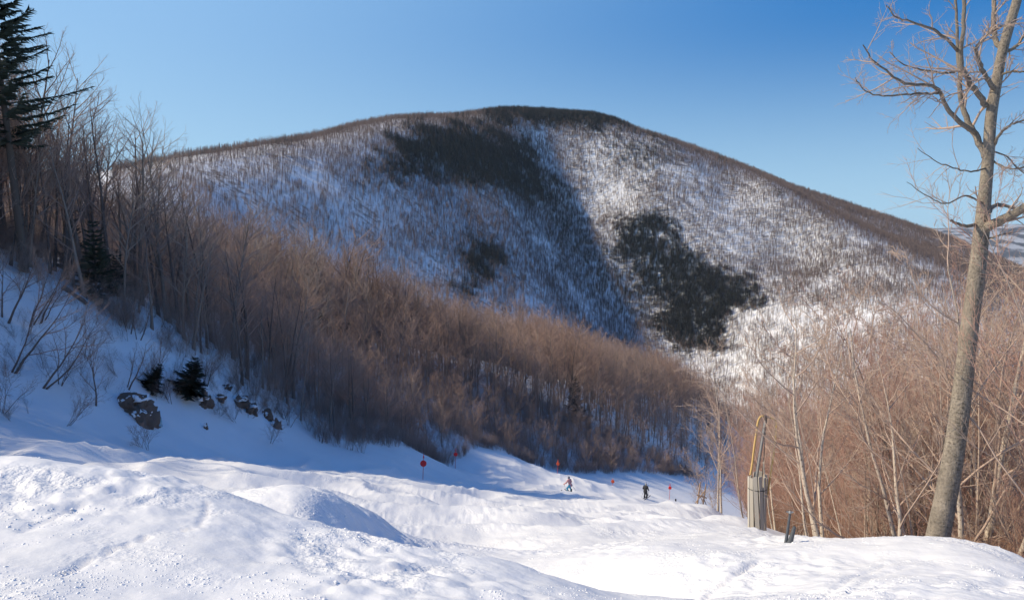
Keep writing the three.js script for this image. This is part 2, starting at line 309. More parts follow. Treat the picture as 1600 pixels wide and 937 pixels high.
// ---- forest trees on the spur and the left hillside
const LV = {
  forest: [{ n: 15, from: 0.34, ang: 0.75, len: 0.36, seg: 3, sides: 3, wander: 0.35, up: 0.14, rad: 0.45, min: 0.013 }, { n: 7, from: 0.2, ang: 0.7, len: 0.48, seg: 2, sides: 3, wander: 0.4, up: 0.1, rad: 0.5, min: 0.0075 }, { n: 6, from: 0.1, ang: 0.6, len: 0.55, min: 0.005, rad: 0.5 }],
  dense: [{ n: 18, from: 0.3, ang: 0.9, len: 0.36, seg: 3, sides: 3, wander: 0.35, up: 0.13, rad: 0.45, min: 0.013 }, { n: 8, from: 0.2, ang: 0.8, len: 0.48, seg: 2, sides: 3, wander: 0.4, up: 0.08, rad: 0.5, min: 0.0075 }, { n: 9, from: 0.1, ang: 0.7, len: 0.5, min: 0.0052, rad: 0.5 }],
  scrub: [{ n: 13, from: 0.15, ang: 0.6, len: 0.42, seg: 3, sides: 3, wander: 0.35, up: 0.12, rad: 0.42, min: 0.006 }, { n: 7, from: 0.15, ang: 0.6, len: 0.5, seg: 2, sides: 3, wander: 0.4, up: 0.08, rad: 0.5, min: 0.004 }, { n: 6, from: 0.1, ang: 0.6, len: 0.6, min: 0.003, rad: 0.5 }],
};
const tint = { brown: [0.34, 0.235, 0.19], dark: [0.27, 0.195, 0.165], grey: [0.35, 0.285, 0.24], red: [0.40, 0.24, 0.19], pale: [0.46, 0.36, 0.29] };
const BM = { trunkDark: bark(0.13, 0.10, 0.088), trunkGrey: bark(0.22, 0.18, 0.155), brown: mat(...tint.brown), dark: mat(...tint.dark), grey: mat(...tint.grey), red: mat(...tint.red), pale: mat(...tint.pale), birch: bark(0.52, 0.45, 0.39), vertex: mat(1, 1, 1, 0.92, { vertexColors: true }) };
const forest = [11, 12, 13, 14].map((s, i) => bareTree(s, 12, 0.12 + 0.02 * i, LV.forest, { seg: 7, wander: 0.14 }));
const sapling = [21, 22, 23, 24].map((s, i) => bareTree(s, 6.5, 0.038, LV.scrub, { seg: 6, wander: 0.24, stems: 1 + i % 3 }));
const forestGeo = forest.map(t => [t.trunk.geo(), t.crown.geo()]), sapGeo = sapling.map(t => [t.trunk.geo(), t.crown.geo()]);
const merged = (t, ct, cc) => mergeGeometries([t.trunk.geo(ct), t.crown.geo(cc)]);
function scatterThing(name, geos, k, pos, s, turn, mt, mc, label, category, group, tilt = [0, 0]) {
  const g = thing(name, label, category, group, pos); g.rotation.set(tilt[0], turn, tilt[1]); g.scale.set(s[0], s[1], s[0]);
  mesh('trunk', geos[k][0], mt, g); mesh('crown', geos[k][1], mc, g); return g;
}
function instanced(name, geo, material, list, label, category) { // list of [x, y, z, turn, sxz, sy, [r, g, b], tilt]
  const im = new THREE.InstancedMesh(geo, material, list.length), o = new THREE.Object3D(), c = new THREE.Color();
  list.forEach(([x, y, z, t, a, b, col, tilt], i) => { o.position.set(x, y, z); o.rotation.set(tilt ? tilt[0] : 0, t, tilt ? tilt[1] : 0); o.scale.set(a, b, a); o.updateMatrix(); im.setMatrixAt(i, o.matrix); c.setRGB(...(col || [1, 1, 1])); im.setColorAt(i, c); });
  im.name = numbered(name); im.castShadow = im.receiveShadow = true; tag(im, label, category, null, 'stuff'); scene.add(im); return im;
}
{
  const r = rng(5), all = [];
  for (let D = 10; D < 400;) {
    const step = D < 70 ? 1.9 : D < 150 ? 2.7 : 3.1; D += step;
    for (let x = -170 + r() * 2; x < 120; x += step) {
      const xx = x + (r() - 0.5) * 2, DD = D + (r() - 0.5) * 2, e = edge(LEFT, DD);
      if (xx > e - 0.6 || (xx > e - 9 && r() < 0.12)) continue;
      if (noise(xx / 9, DD / 9) < -0.55 || DD > 20 && DD < 35 && r() < 0.6) continue;
      const y = H(xx, -DD), [px, py] = proj(xx, y + 8, -DD);
      if (px < (DD < 42 ? -2200 : -420) || xx < -62 && DD < 42 || px > 1750 || px < -60 && DD > 60) continue;
      const near = e - xx, sc = (0.72 + 0.45 * r()) * lerp(lerp(0.72, 1.08, smooth(0, 12, near)), lerp(0.44, lerp(0.98, 1.22, smooth(100, 130, DD)), smooth(2, 42, near)), smooth(58, 80, DD)) * (0.92 + 0.22 * noise(xx / 25, DD / 25));
      all.push({ x: xx, D: DD, y, px, sc, k: Math.floor(r() * 4), t: r() * 6.28, w: 0.85 + 0.4 * r(), q: r() });
    }
  }
  // the ones that show largest stand alone
  const order = all.filter(a => a.px > -10 && a.px < 1130).sort((a, b) => a.D / a.sc - b.D / b.sc).slice(0, 290), single = new Set(order);
  for (const a of order) {
    const dark = a.q >= 0.45 && a.q < 0.75 ? 'dark-twigged' : a.q < 0.45 ? 'brown-twigged' : 'grey-twigged', bole = a.q < 0.5 ? 'dark' : 'greyish';
    const spot = a.px < 110 ? 'among the trees around the tall spruce' : a.px < 230 ? 'above the fallen log on the bank' : a.px < 340 ? 'above the rocks of the shaded bank' : a.px < 480 ? 'right of the rocks, above the bank' : a.px < 680 ? 'left of the nearest red marker' : a.px < 860 ? 'in the wood above the second red marker' : 'in the wood behind the two skiers';
    const side = `bare ${dark} tree with ${bole} trunk ${spot}`;
    scatterThing('bare_tree', forestGeo, a.k, V(a.x, a.y - 0.1, -a.D), [a.sc * a.w, a.sc], a.t, a.q < 0.5 ? BM.trunkDark : BM.trunkGrey, a.q < 0.45 ? BM.brown : a.q < 0.75 ? BM.dark : BM.grey, side, 'tree', 'bare trees ' + spot + ', ' + dark + ', ' + bole + ' trunks', [(a.q - 0.5) * 0.16, (a.t / 6.28 - 0.5) * 0.14 - (a.D < 80 ? 0.05 : 0)]);
  }
  const woods = [15, 16, 17, 18].map((q, i) => bareTree(q, 12, 0.12 + 0.02 * i, LV.dense, { seg: 7, wander: 0.14 }));
  const geos = woods.map((t, i) => merged(t, [0.20, 0.165, 0.14], tint.brown));
  for (let k = 0; k < 4; k++) instanced('spur_woods', geos[k], BM.vertex, all.filter(a => !single.has(a) && a.k === k).map(a => { const v = (0.72 + 0.5 * a.q) * (1 + 0.22 * noise(a.x / 14 + 80, a.D / 14)), g = 0.5 + 0.6 * noise(a.x / 22 + 50, a.D / 22); return [a.x, a.y - 0.1, -a.D, a.t, a.sc * a.w, a.sc, [v * (0.92 + 0.16 * g), v, v * (1.08 - 0.14 * g)], [(a.q - 0.5) * 0.14, (a.t / 6.28 - 0.5) * 0.12]]; }), 'dense brown leafless wood covering the spur below the mountain', 'wood');
  // scrub along the foot of the wood
  const brush = [];
  for (let k = 0; k < 11000; k++) {
    const D = 44 + 110 * r(), e = edge(LEFT, D), deep = 42 * r() ** 1.7, x = e + (D < 62 ? 2.4 : 0.2) - deep, y = H(x, -D), s = 0.16 + 0.5 * r() * r() * smooth(-1, 8, deep) + 0.12 * r(), v = 0.75 + 0.6 * r();
    if (r() > 0.25 + 0.65 * smooth(-0.4, 0.5, noise(x / 3.4 + 30, D / 3.4) + 0.5 * noise(x / 9, D / 9 + 12)) - (D < 60 && deep < 5 ? 0.2 : 0)) continue;
    brush.push([x, y - 0.05, -D, r() * 6.28, s * 1.2, s, [v, v, v], [(r() - 0.5) * 0.4, -0.15 + (r() - 0.5) * 0.4]]);
  }
  for (let k = 0; k < 420; k++) { const D = 37 + 23 * r(), a = edge(LEFT, D), b = footOf(D) - 1.5, x = lerp(a, b, r()), s = 0.12 + 0.36 * r() * r(), v = 0.4 + 0.4 * r(); if (noise(x / 3, D / 3) < -0.05) continue; brush.push([x, H(x, -D) - 0.05, -D, r() * 6.28, s, s, [v, v, v], [(r() - 0.5) * 0.5, -0.45 + (r() - 0.5) * 0.5]]); }
  for (let k = 0; k < 2; k++) instanced('brushwood', merged(sapling[1 + k], [0.22, 0.165, 0.14], [0.33, 0.24, 0.2]), BM.vertex, brush.filter((_, i) => i % 2 === k), 'low dark leafless scrub along the foot of the wood', 'scrub');
}

// ---- the wood on the right of the run
{
  const r = rng(9), all = [];
  for (let D = 9; D < 150;) {
    const step = D < 40 ? 0.92 : D < 80 ? 1.35 : 2.2; D += step;
    for (let x = 6; x < 130; x += step) {
      const xx = x + (r() - 0.5) * 1.5, DD = D + (r() - 0.5) * 1.5, e = edge(RIGHT, DD);
      if (xx < e + 0.7 + r() * 0.8) continue;
      const y = H(xx, -DD), [px] = proj(xx, y + 3, -DD);
      if (px > 1700 || px < 900) continue;
      const inn = xx - e, sc = (0.72 + 0.55 * r()) * (inn < 3 ? 0.6 + 0.13 * inn : 1) * (DD > 40 ? 1.2 : 1) * (px > 1380 ? 1.15 : 1);
      all.push({ x: xx, D: DD, y, px, sc, k: Math.floor(r() * 4), t: r() * 6.28, w: 0.8 + 0.4 * r(), q: r() });
    }
  }
  const order = all.filter(a => a.px < 1610 && a.px > 1040).sort((a, b) => a.D / a.sc - b.D / b.sc).slice(0, 170), single = new Set(order);
  for (const a of order) { const skinned = a.q < 0.4 ? 'whitish' : a.q < 0.65 ? 'grey' : 'tan', twig = a.q < 0.7 ? 'reddish' : 'pale', spot = a.px < 1165 ? 'left of the boarded post' : a.px < 1280 ? 'between the boarded post and the three-stemmed birch' : a.px < 1400 ? 'between the three-stemmed and the crooked birch' : a.px < 1500 ? 'around the foot of the tall tree' : 'right of the tall tree'; scatterThing('young_tree', sapGeo, a.k, V(a.x, a.y - 0.08, -a.D), [a.sc * a.w, a.sc], a.t, a.q < 0.4 ? BM.birch : a.q < 0.65 ? BM.trunkGrey : BM.pale, a.q < 0.7 ? BM.red : BM.pale, `slender ${skinned}-stemmed young tree with ${twig} twigs ${spot}`, 'tree', `young trees ${spot}, ${skinned} stems, ${twig} twigs`, [(a.q - 0.5) * 0.25, (a.t / 6.28 - 0.5) * 0.25]); }
  for (let k = 0; k < 4; k++) instanced('thicket', merged(sapling[k], tint.grey, tint.red), BM.vertex, all.filter(a => !single.has(a) && a.k === k).map(a => { const v = 0.8 + 0.45 * a.q; return [a.x, a.y - 0.08, -a.D, a.t, a.sc * a.w, a.sc, [v, v, v], [(a.q - 0.5) * 0.25, (a.t / 6.28 - 0.5) * 0.25]]; }), 'reddish leafless thicket beyond the snow edge on the right', 'thicket');
  const brush = [];
  for (let k = 0; k < 900; k++) { const D = 9.5 + 50 * r() * r(), e = edge(RIGHT, D), x = e + 0.9 + r() * 7, y = H(x, -D), s = 0.16 + 0.2 * r(), v = 0.75 + 0.5 * r(); brush.push([x, y - 0.05, -D, r() * 6.28, s * 1.3, s, [v, v, v], [(r() - 0.5) * 0.6, (r() - 0.5) * 0.6]]); }
  instanced('undergrowth', merged(sapling[2], [0.3, 0.2, 0.15], [0.34, 0.2, 0.145]), BM.vertex, brush, 'tangled low twigs growing behind the right-hand snow edge', 'undergrowth');
}

// ---- trees on the far mountain
function farTree(seed) { const r = rng(seed), b = new Build(); const pts = limb(V(0, -0.5, 0), V(0, 1, 0), 11, 3, 0.12, 0, r); b.tube(pts, [0.16, 0.12, 0.08, 0.02], 3);
  for (let k = 0; k < 34; k++) { const t = 0.3 + 0.68 * (k + r()) / 34, [p] = along(pts, t), a = r() * 6.28, l = 3.2 * (1.15 - t) * (0.6 + 0.6 * r()) + 0.6; b.cone(p, p.clone().add(V(Math.cos(a) * l * 0.75, l * 0.8, Math.sin(a) * l * 0.75)), 0.062); } return b; }
function conifer(seed, h, rad, whorls, per, foliage, sub, rag = 0, rise = 0) { // spruce: tiers of drooping boughs built of short needled shoots
  const r = rng(seed), tr = new Build(), fo = new Build();
  const pts = limb(V(0, -0.3, 0), V(0, 1, 0), h + 0.3, 6, 0.03, 0, r); tr.tube(pts, pts.map((_, i) => h * 0.014 * (1 - 0.93 * i / 6) + 0.005), 6);
  for (let w = 0; w < whorls; w++) {
    const t = foliage + (1 - foliage) * (w + 0.5 * r()) / whorls, [p] = along(pts, t), n = per + Math.floor(r() * 2);
    for (let k = 0; k < n; k++) {
      const a = (k + r() * 0.8) / n * 6.28 + w, len = rad * (1 - ((t - foliage) / (1 - foliage)) ** 0.85) * (0.65 + 0.55 * r()) * (1 - rag * r()) + 0.12 * rad;
      const q = limb(p, V(Math.cos(a), -0.05 + 0.5 * (t - foliage) + rise * (0.6 + 0.8 * r()), Math.sin(a)).normalize(), len, 3, 0.1, -0.05 + 0.07 * r(), r);
      q[3].y += len * 0.07; tr.tube(q, q.map((_, i) => 0.010 * len * (1 - 0.2 * i)), 3);
      for (let s = 0; s < sub; s++) {
        const u = 0.15 + 0.85 * (s + r()) / sub, [c, d] = along(q, u), side = s % 2 ? 1 : -1, out = V(-d.z * side, -0.25 - 0.4 * r(), d.x * side).multiplyScalar(rag ? 0.5 + 1.3 * r() : 0.75).add(d).normalize();
        const l = Math.min(len * 0.5, rag ? 0.75 : 0.9) * (1.15 - 0.6 * u) * (0.7 + 0.6 * r()), e = c.clone().addScaledVector(out, l), wd = l * (rag ? 0.07 + 0.09 * r() : 0.16 + 0.12 * r());
        const across = out.clone().cross(V(0, 1, 0)).normalize(), up = across.clone().cross(out).normalize();
        const nn = up.clone().addScaledVector(across, (r() - 0.5) * 1.2).normalize();
        fo.tri(c.clone().addScaledVector(across, wd), c.clone().addScaledVector(across, -wd), e, nn);
        fo.tri(c.clone().addScaledVector(up, wd * 0.8), c.clone().addScaledVector(up, -wd * 0.8), e, across);
      }
    }
  }
  return { tr, fo };
}
const farConifer = conifer(51, 13, 2.6, 9, 5, 0.12, 4);
const inPoly = (x, y, p) => { let c = false; for (let i = 0, j = p.length - 1; i < p.length; j = i++) if ((p[i][1] > y) !== (p[j][1] > y) && x < (p[j][0] - p[i][0]) * (y - p[i][1]) / (p[j][1] - p[i][1]) + p[i][0]) c = !c; return c; };
{
  const stands = [ // the dark spruce stands of the mountain: outline as seen, share of spruces
    [[[640, 215], [700, 205], [760, 210], [820, 235], [850, 275], [870, 320], [820, 300], [760, 288], [700, 275], [640, 262], [600, 290], [620, 240]], 0.8],
    [[[960, 362], [1010, 340], [1060, 385], [1120, 425], [1190, 465], [1150, 490], [1130, 540], [1060, 545], [1030, 480], [985, 430]], 0.97],
    [[[715, 392], [750, 380], [780, 405], [775, 440], [740, 455], [718, 430]], 0.75],
    [[[760, 172], [850, 165], [960, 174], [1000, 196], [930, 200], [850, 190], [780, 190]], 0.75],
    [[[940, 232], [1000, 222], [1050, 235], [1040, 258], [960, 258]], 0.5],
    [[[820, 275], [870, 295], [925, 360], [990, 440], [1030, 520], [980, 500], [910, 430], [850, 350]], 0.5],
  ];
  const RIDGE = [[268, 240], [222, 450], [186, 650], [168, 870], [180, 960], [200, 1000], [250, 1150], [300, 1300], [362, 1480], [400, 1600]], GULLY = [[820, 270], [870, 300], [930, 380], [1010, 480], [1060, 560], [980, 540], [900, 440], [840, 360], [780, 300]];
  const r = rng(31), bare = [[], [], []], dark = [];
  for (let k = 0; k < 330000; k++) {
    const D = 820 + 1330 * Math.sqrt(r()), px = 180 + 1440 * r(), x = (px - 800) / F * D, z = -D, y = HM(x, z), [, py] = proj(x, y, z);
    const [qx] = [px]; let s = 0; for (const [poly, f] of stands) if (inPoly(qx + 26 * noise(x / 55, z / 55) + 34 * (r() + r() - 1), py + 17 * noise(x / 55 + 9, z / 55) + 20 * (r() + r() - 1), poly)) s = Math.max(s, f);
    if (s < 0.3 && noise(x / 60 + 3, z / 60) > 0.5) s = Math.max(s, 0.09); if (py - edge(RIDGE, px) < 14 && noise(x / 45, 3) > 0.1) s = Math.max(s, 0.14);
    if (r() < s * 0.75 + 0.2 * (s > 0.7)) { const g = 0.6 + 0.9 * r(), q = 0.5 + 0.75 * r(); dark.push([x, y, z, r() * 6.28, q * 1.15, q, [g, g, g]]); if (s > 0.7) { const x2 = x + (r() - 0.5) * 14, z2 = z + (r() - 0.5) * 14; dark.push([x2, HM(x2, z2), z2, r() * 6.28, q * 1.3, q, [g, g, g]]); } continue; }
    if (s > 0.7) continue;
    const below = py - edge(RIDGE, px), band = 1 - smooth(8, 52, below + 22 * noise(x / 120, z / 120));   // the wood closes up along the crest
    const gully = inPoly(px + 20 * noise(x / 50, z / 50), py, GULLY) ? 0.55 : 0;
    const dens = 0.58 + 0.75 * band + gully + 0.5 * noise(x / 85, z / 85) + 0.3 * noise(x / 210 + 6, z / 210) + 0.28 * noise(x / 22, z / 22) + (px < 950 ? 0.28 : 0.2) + (y > 0 && px > 1200 ? 0.2 : 0);
    if (r() > dens * (D > 1600 ? 0.9 : 1)) continue;
    const g = 0.7 + 0.6 * r(), q = band > 0.5 ? 0.45 + 1.05 * r() * r() : 0.6 + 0.65 * r(); bare[k % 3].push([x, y, z, r() * 6.28, q * 1.1, q, [g, g, g]]);
  }
  for (let i = 0; i < 3; i++) instanced('mountain_woods', farTree(41 + i).geo([0.165, 0.122, 0.112]), BM.vertex, bare[i], 'thin leafless wood covering the snowy mountainside', 'wood');
  instanced('mountain_spruces', mergeGeometries([farConifer.tr.geo([0.06, 0.05, 0.045]), farConifer.fo.geo([0.05, 0.058, 0.056])]), BM.vertex, dark, 'dark spruce stands scattered over the mountainside', 'wood');
}
scene.fog = new THREE.FogExp2(0xc4d8ee, 2.2e-5);
/*DETAILS*/
// ---------------------------------------------------------------- single trees
const barkColor = tex(512, (u, v) => { const n = tileNoise(u, v, 22, 4, 64), m = tileNoise(u + 0.4, v + 0.3, 4, 3, 9), l = 0.8 * smooth(0.16, 0.42, tileNoise(u + 0.2, v, 15, 3, 95)), k = 0.53 + 0.17 * n + 0.12 * m; return [k * (1 - 0.34 * l), k * 0.94 * (1 - 0.35 * l), k * 0.865 * (1 - 0.36 * l)]; }, [1, 0.31], true);
const barkRelief = tex(512, (u, v) => 0.5 + 0.34 * tileNoise(u, v, 44, 3, 110) + 0.2 * tileNoise(u + 0.5, v, 9, 2, 60), [1, 0.31]);
const bigBark = mat(0.95, 0.93, 0.9, 0.92, { map: barkColor, bumpMap: barkRelief, bumpScale: 0.02 });
const twigPale = mat(0.46, 0.345, 0.28);
function curve(pts, n) { return new THREE.CatmullRomCurve3(pts).getPoints(n); }
{
  const D0 = 13.6, base = P(1463, 856, D0), q = (a) => a.map(([x, y, d]) => P(x, y, D0 + (d || 0)).sub(base));
  const t = thing('tall_tree', 'tall bare tree with smooth beige trunk leaning right at the snow edge', 'tree', null, base);
  const tr = new Build(), trunk = q([[1452, 930], [1463, 856], [1480, 770], [1494, 690], [1508, 580], [1517, 500], [1526, 435], [1534, 365], [1540, 300], [1545, 245], [1549, 185], [1556, 140], [1565, 90], [1578, 40], [1590, 0], [1604, -60], [1610, -150]]), m = D0 / F / 2;
  const tp = curve(trunk, 64), rad = tp.map((p, i) => { const f = i / 64 * 16; return 0.88 * m * edge([[50, 0], [41, 1], [37, 2], [34, 3], [31, 4], [29, 5], [28, 6], [26, 7], [21, 8], [19, 9], [18.5, 10], [17.5, 11], [16.5, 12], [16, 13], [15, 14], [12, 15], [8, 16]], f); });
  tr.tube(tp, rad, 20);
  mesh('trunk', tr.geo(), bigBark, t);
  const TW = [{ n: 10, from: 0.12, ang: 0.75, len: 0.34, seg: 5, sides: 4, wander: 0.45, up: 0.04, rad: 0.5, min: 0.0055, fall: 0.5 }, { n: 7, from: 0.15, ang: 0.8, len: 0.5, seg: 4, sides: 3, wander: 0.5, up: 0.05, rad: 0.6, min: 0.0035 }, { n: 5, from: 0.2, ang: 0.7, len: 0.4, min: 0.0026, rad: 0.6 }];
  const r = rng(303);
  const limbs = [ // thick end first: [outline, start width px, end width px, twig levels from]
    [[[1536, 358], [1560, 346, -0.3], [1600, 325, -0.8], [1650, 292, -1.3], [1700, 230, -1.6]], 17, 7, 0],
    [[[1541, 342], [1552, 322, 0.2], [1572, 321, 0.5], [1592, 328, 0.6]], 8, 4, 0],
    [[[1526, 352], [1510, 353, -0.2], [1497, 349, -0.3], [1486, 344, -0.4]], 6, 3.5, 9],
    [[[1541, 245], [1526, 212, 0.2], [1512, 188, 0.3], [1503, 160, 0.35], [1500, 110, 0.4], [1497, 70, 0.5], [1495, 25, 0.5], [1492, -30, 0.6]], 11, 3, 0],
    [[[1525, 208, 0.2], [1505, 194, -0.1], [1482, 170, -0.3], [1471, 148, -0.4], [1463, 137, -0.5], [1440, 132, -0.7], [1410, 128, -0.9], [1385, 110, -1], [1362, 92, -1.1], [1350, 70, -1.2]], 8, 1.5, 0],
    [[[1468, 145, -0.4], [1450, 146, -0.6], [1420, 147, -0.8], [1385, 150, -1], [1352, 142, -1.2], [1337, 122, -1.3]], 4, 1.2, 0],
    [[[1541, 165], [1528, 145, -0.2], [1515, 128, -0.4], [1503, 105, -0.5], [1503, 70, -0.6], [1507, 30, -0.7], [1506, -40, -0.7]], 9, 5, 0],
    [[[1497, 80, -0.5], [1482, 62, -0.7], [1455, 45, -0.9], [1425, 34, -1], [1400, 26, -1.1], [1385, 8, -1.2]], 5, 1.6, 0],
    [[[1494, 113, 0.4], [1470, 113, 0.2], [1440, 108, 0], [1412, 100, -0.2], [1390, 82, -0.3]], 4, 1.2, 0],
    [[[1555, 140], [1543, 122, -0.3], [1532, 100, -0.5], [1526, 76, -0.6], [1540, 58, -0.6], [1560, 44, -0.7], [1590, 30, -0.8]], 8, 2.5, 0],
    [[[1567, 78], [1556, 62, 0.3], [1553, 35, 0.4], [1555, 0, 0.5], [1552, -60, 0.5]], 9, 6, 0],
    [[[1552, 232], [1562, 210, -0.2], [1578, 196, -0.3], [1600, 187, -0.4], [1640, 165, -0.5]], 5, 2, 0],
    [[[1570, 82], [1588, 72, 0.2], [1604, 52, 0.3], [1640, 20, 0.4]], 6, 3, 0],
    [[[1562, 118], [1580, 112, -0.2], [1602, 112, -0.3], [1640, 100, -0.4]], 4, 1.6, 0],
    [[[1542, 262], [1518, 268, -0.4], [1490, 262, -0.8], [1460, 250, -1], [1435, 232, -1.1]], 3, 0.8, 1],
    [[[1540, 320], [1510, 305, -0.5], [1478, 318, -0.9], [1448, 305, -1.1], [1418, 285, -1.2]], 3, 0.8, 1],
    [[[1550, 235], [1575, 245, 0.3], [1600, 270, 0.5], [1630, 280, 0.6]], 3, 1, 0],
    [[[1552, 250], [1572, 262, -0.3], [1598, 262, -0.5], [1630, 240, -0.6]], 3, 1, 0],
    [[[1538, 375], [1560, 368, -0.2], [1590, 362, -0.3]], 3, 1, 1],
  ];
  for (const [pl, w0, w1, lv] of limbs) {
    const pts = curve(q(pl), pl.length * 4).map(p => p.add(V((r() - 0.5) * 0.022, (r() - 0.5) * 0.022, (r() - 0.5) * 0.022))), b = new Build();
    b.tube(pts, pts.map((_, i) => m * lerp(w0, w1, i / (pts.length - 1))), 8);
    const L = mesh('limb', b.geo(), bigBark, t), tw = new Build();
    if (lv < 3) { branches(tw, pts, m * w0, lv, TW, r); mesh('twigs', tw.geo(), twigPale, L); }
  }
}
// birches and other pale trees of the right-hand thicket
const birchTone = tex(256, (u, v) => { const b = smooth(0.22, 0.34, tileNoise(u, v, 5, 3, 22)), n = tileNoise(u + 0.3, v + 0.1, 7, 3, 4); const k = 0.80 + 0.1 * n; return [lerp(k, 0.34, b * 0.75), lerp(k * 0.94, 0.27, b * 0.75), lerp(k * 0.87, 0.23, b * 0.75)]; }, [1, 0.8], true);
const birchBark = mat(0.92, 0.9, 0.88, 0.85, { map: birchTone, bumpMap: barkBump, bumpScale: 0.006 });
const birchLV = [{ n: 9, from: 0.22, ang: 0.85, len: 0.5, seg: 6, sides: 5, wander: 0.4, up: 0.09, rad: 0.42, min: 0.011, fall: 0.6 }, { n: 7, from: 0.25, ang: 0.7, len: 0.45, seg: 4, sides: 3, wander: 0.45, up: 0.08, rad: 0.55, min: 0.007 }, { n: 6, from: 0.15, ang: 0.6, len: 0.5, seg: 2, sides: 3, wander: 0.4, up: 0.06, rad: 0.5, min: 0.005 }, { n: 3, from: 0.2, ang: 0.6, len: 0.6, min: 0.003, rad: 0.5 }];
const birches = [
  [1298, 17.5, 5.6, 0.085, 3, [0.02, 0], 61, 'birch with three pale stems rising left of the tall tree'],
  [1272, 19.5, 5.2, 0.05, 1, [-0.05, 0], 62, 'thin pale birch just left of the three-stemmed birch'],
  [1408, 15.6, 4.8, 0.07, 1, [0.12, 0.05], 63, 'crooked pale birch between the three-stemmed birch and the tall tree'],
  [1528, 14.6, 7.2, 0.12, 2, [0.06, 0.03], 64, 'large whitish birch with spreading limbs right behind the tall tree'],
  [1565, 13.2, 6.4, 0.07, 1, [0.22, 0], 65, 'pale birch leaning right near the right edge of the picture'],
  [1595, 14.4, 6.8, 0.08, 2, [0.1, 0.05], 66, 'two-stemmed pale birch at the right edge of the picture'],
  [1350, 21, 6.2, 0.055, 2, [-0.14, 0], 67, 'pale birch leaning left behind the crooked birch'],
  [1470, 17.5, 7.6, 0.10, 1, [-0.34, 0], 68, 'whitish birch bending far left from behind the tall trunk'],
  [1445, 24, 7.4, 0.09, 2, [-0.1, 0], 69, 'tall pale birch standing deeper in the thicket left of the tall trunk'],
  [1575, 19, 8.8, 0.09, 2, [0.02, 0], 70, 'tallest pale birch deep in the thicket right of the tall trunk'],
  [1215, 33, 6.8, 0.06, 2, [0, 0], 71, 'slim pale tree in the thicket behind the padded snowmaking post'],
];
for (const [px, D, h, rad, stems, lean, seed, label] of birches) {
  const b = bareTree(seed, h, rad * 0.85, birchLV, { seg: 9, wander: 0.22, lean, stems, sides: 8, curve: 0.03 }), x = P(px, 800, D).x;
  const t = thing('birch_tree', label, 'tree', 'birches of the right-hand thicket', onGround(x, -D, 0.05));
  mesh('trunk', b.trunk.geo(), birchBark, t); mesh('crown', b.crown.geo(), twigPale, t);
}
{
  const tall = [[1129, 48, 10.6, 0.075, 1, [0.02, 0], 81, 'tall slender pale tree rising above the left end of the thicket'], [1112, 45, 6.8, 0.06, 1, [-0.06, 0], 82, 'shorter pale tree reaching left beside the tall slender one'], [1098, 52, 5.2, 0.05, 2, [-0.3, 0], 83, 'low pale tree bending over the run beside the small wooden frame'], [1170, 44, 8.2, 0.05, 2, [0, 0], 84, 'thin pale tree right of the tall slender one'], [1080, 60, 4.8, 0.05, 2, [-0.35, 0], 85, 'leftmost low pale tree of the right-hand thicket leaning to the run']];
  for (const [px, D, h, rad, stems, lean, seed, label] of tall) { const b = bareTree(seed, h, rad, birchLV, { seg: 9, wander: 0.16, lean, stems, sides: 6 }), x = Math.max(P(px, 700, D).x, edge(RIGHT, D) - 1.5); const t = thing('pale_tree', label, 'tree', null, onGround(x, -D, 0.05)); mesh('trunk', b.trunk.geo(), birchBark, t); mesh('crown', b.crown.geo(), twigPale, t); }
}
// taller trees rising at the right edge of the thicket
{
  const r = rng(404);
  for (let k = 0; k < 26; k++) {
    const D = 17 + 30 * r(), px = 1350 + 290 * Math.sqrt(r()), x = P(px, 700, D).x, s = (0.50 + 0.24 * r()) * (px > 1480 ? 1.15 : 0.9);
    if (x < edge(RIGHT, D) + 1.2) continue;
    scatterThing('woodland_tree', forestGeo, k % 4, onGround(x, -D, 0.1), [s * 1.1, s], r() * 6.28, k % 3 ? BM.trunkGrey : BM.birch, k % 2 ? BM.red : twigPale, `taller leafless tree, ${k % 3 ? 'grey' : 'whitish'} trunk, above the thicket ${px > 1540 ? 'right of' : px > 1450 ? 'behind' : 'left of'} the tall tree`, 'tree', `taller thicket trees ${k % 3 ? 'grey' : 'whitish'} ${px > 1540 ? 'right' : px > 1450 ? 'behind' : 'left'}`, [(r() - 0.5) * 0.2, (r() - 0.5) * 0.2]);
  }
}
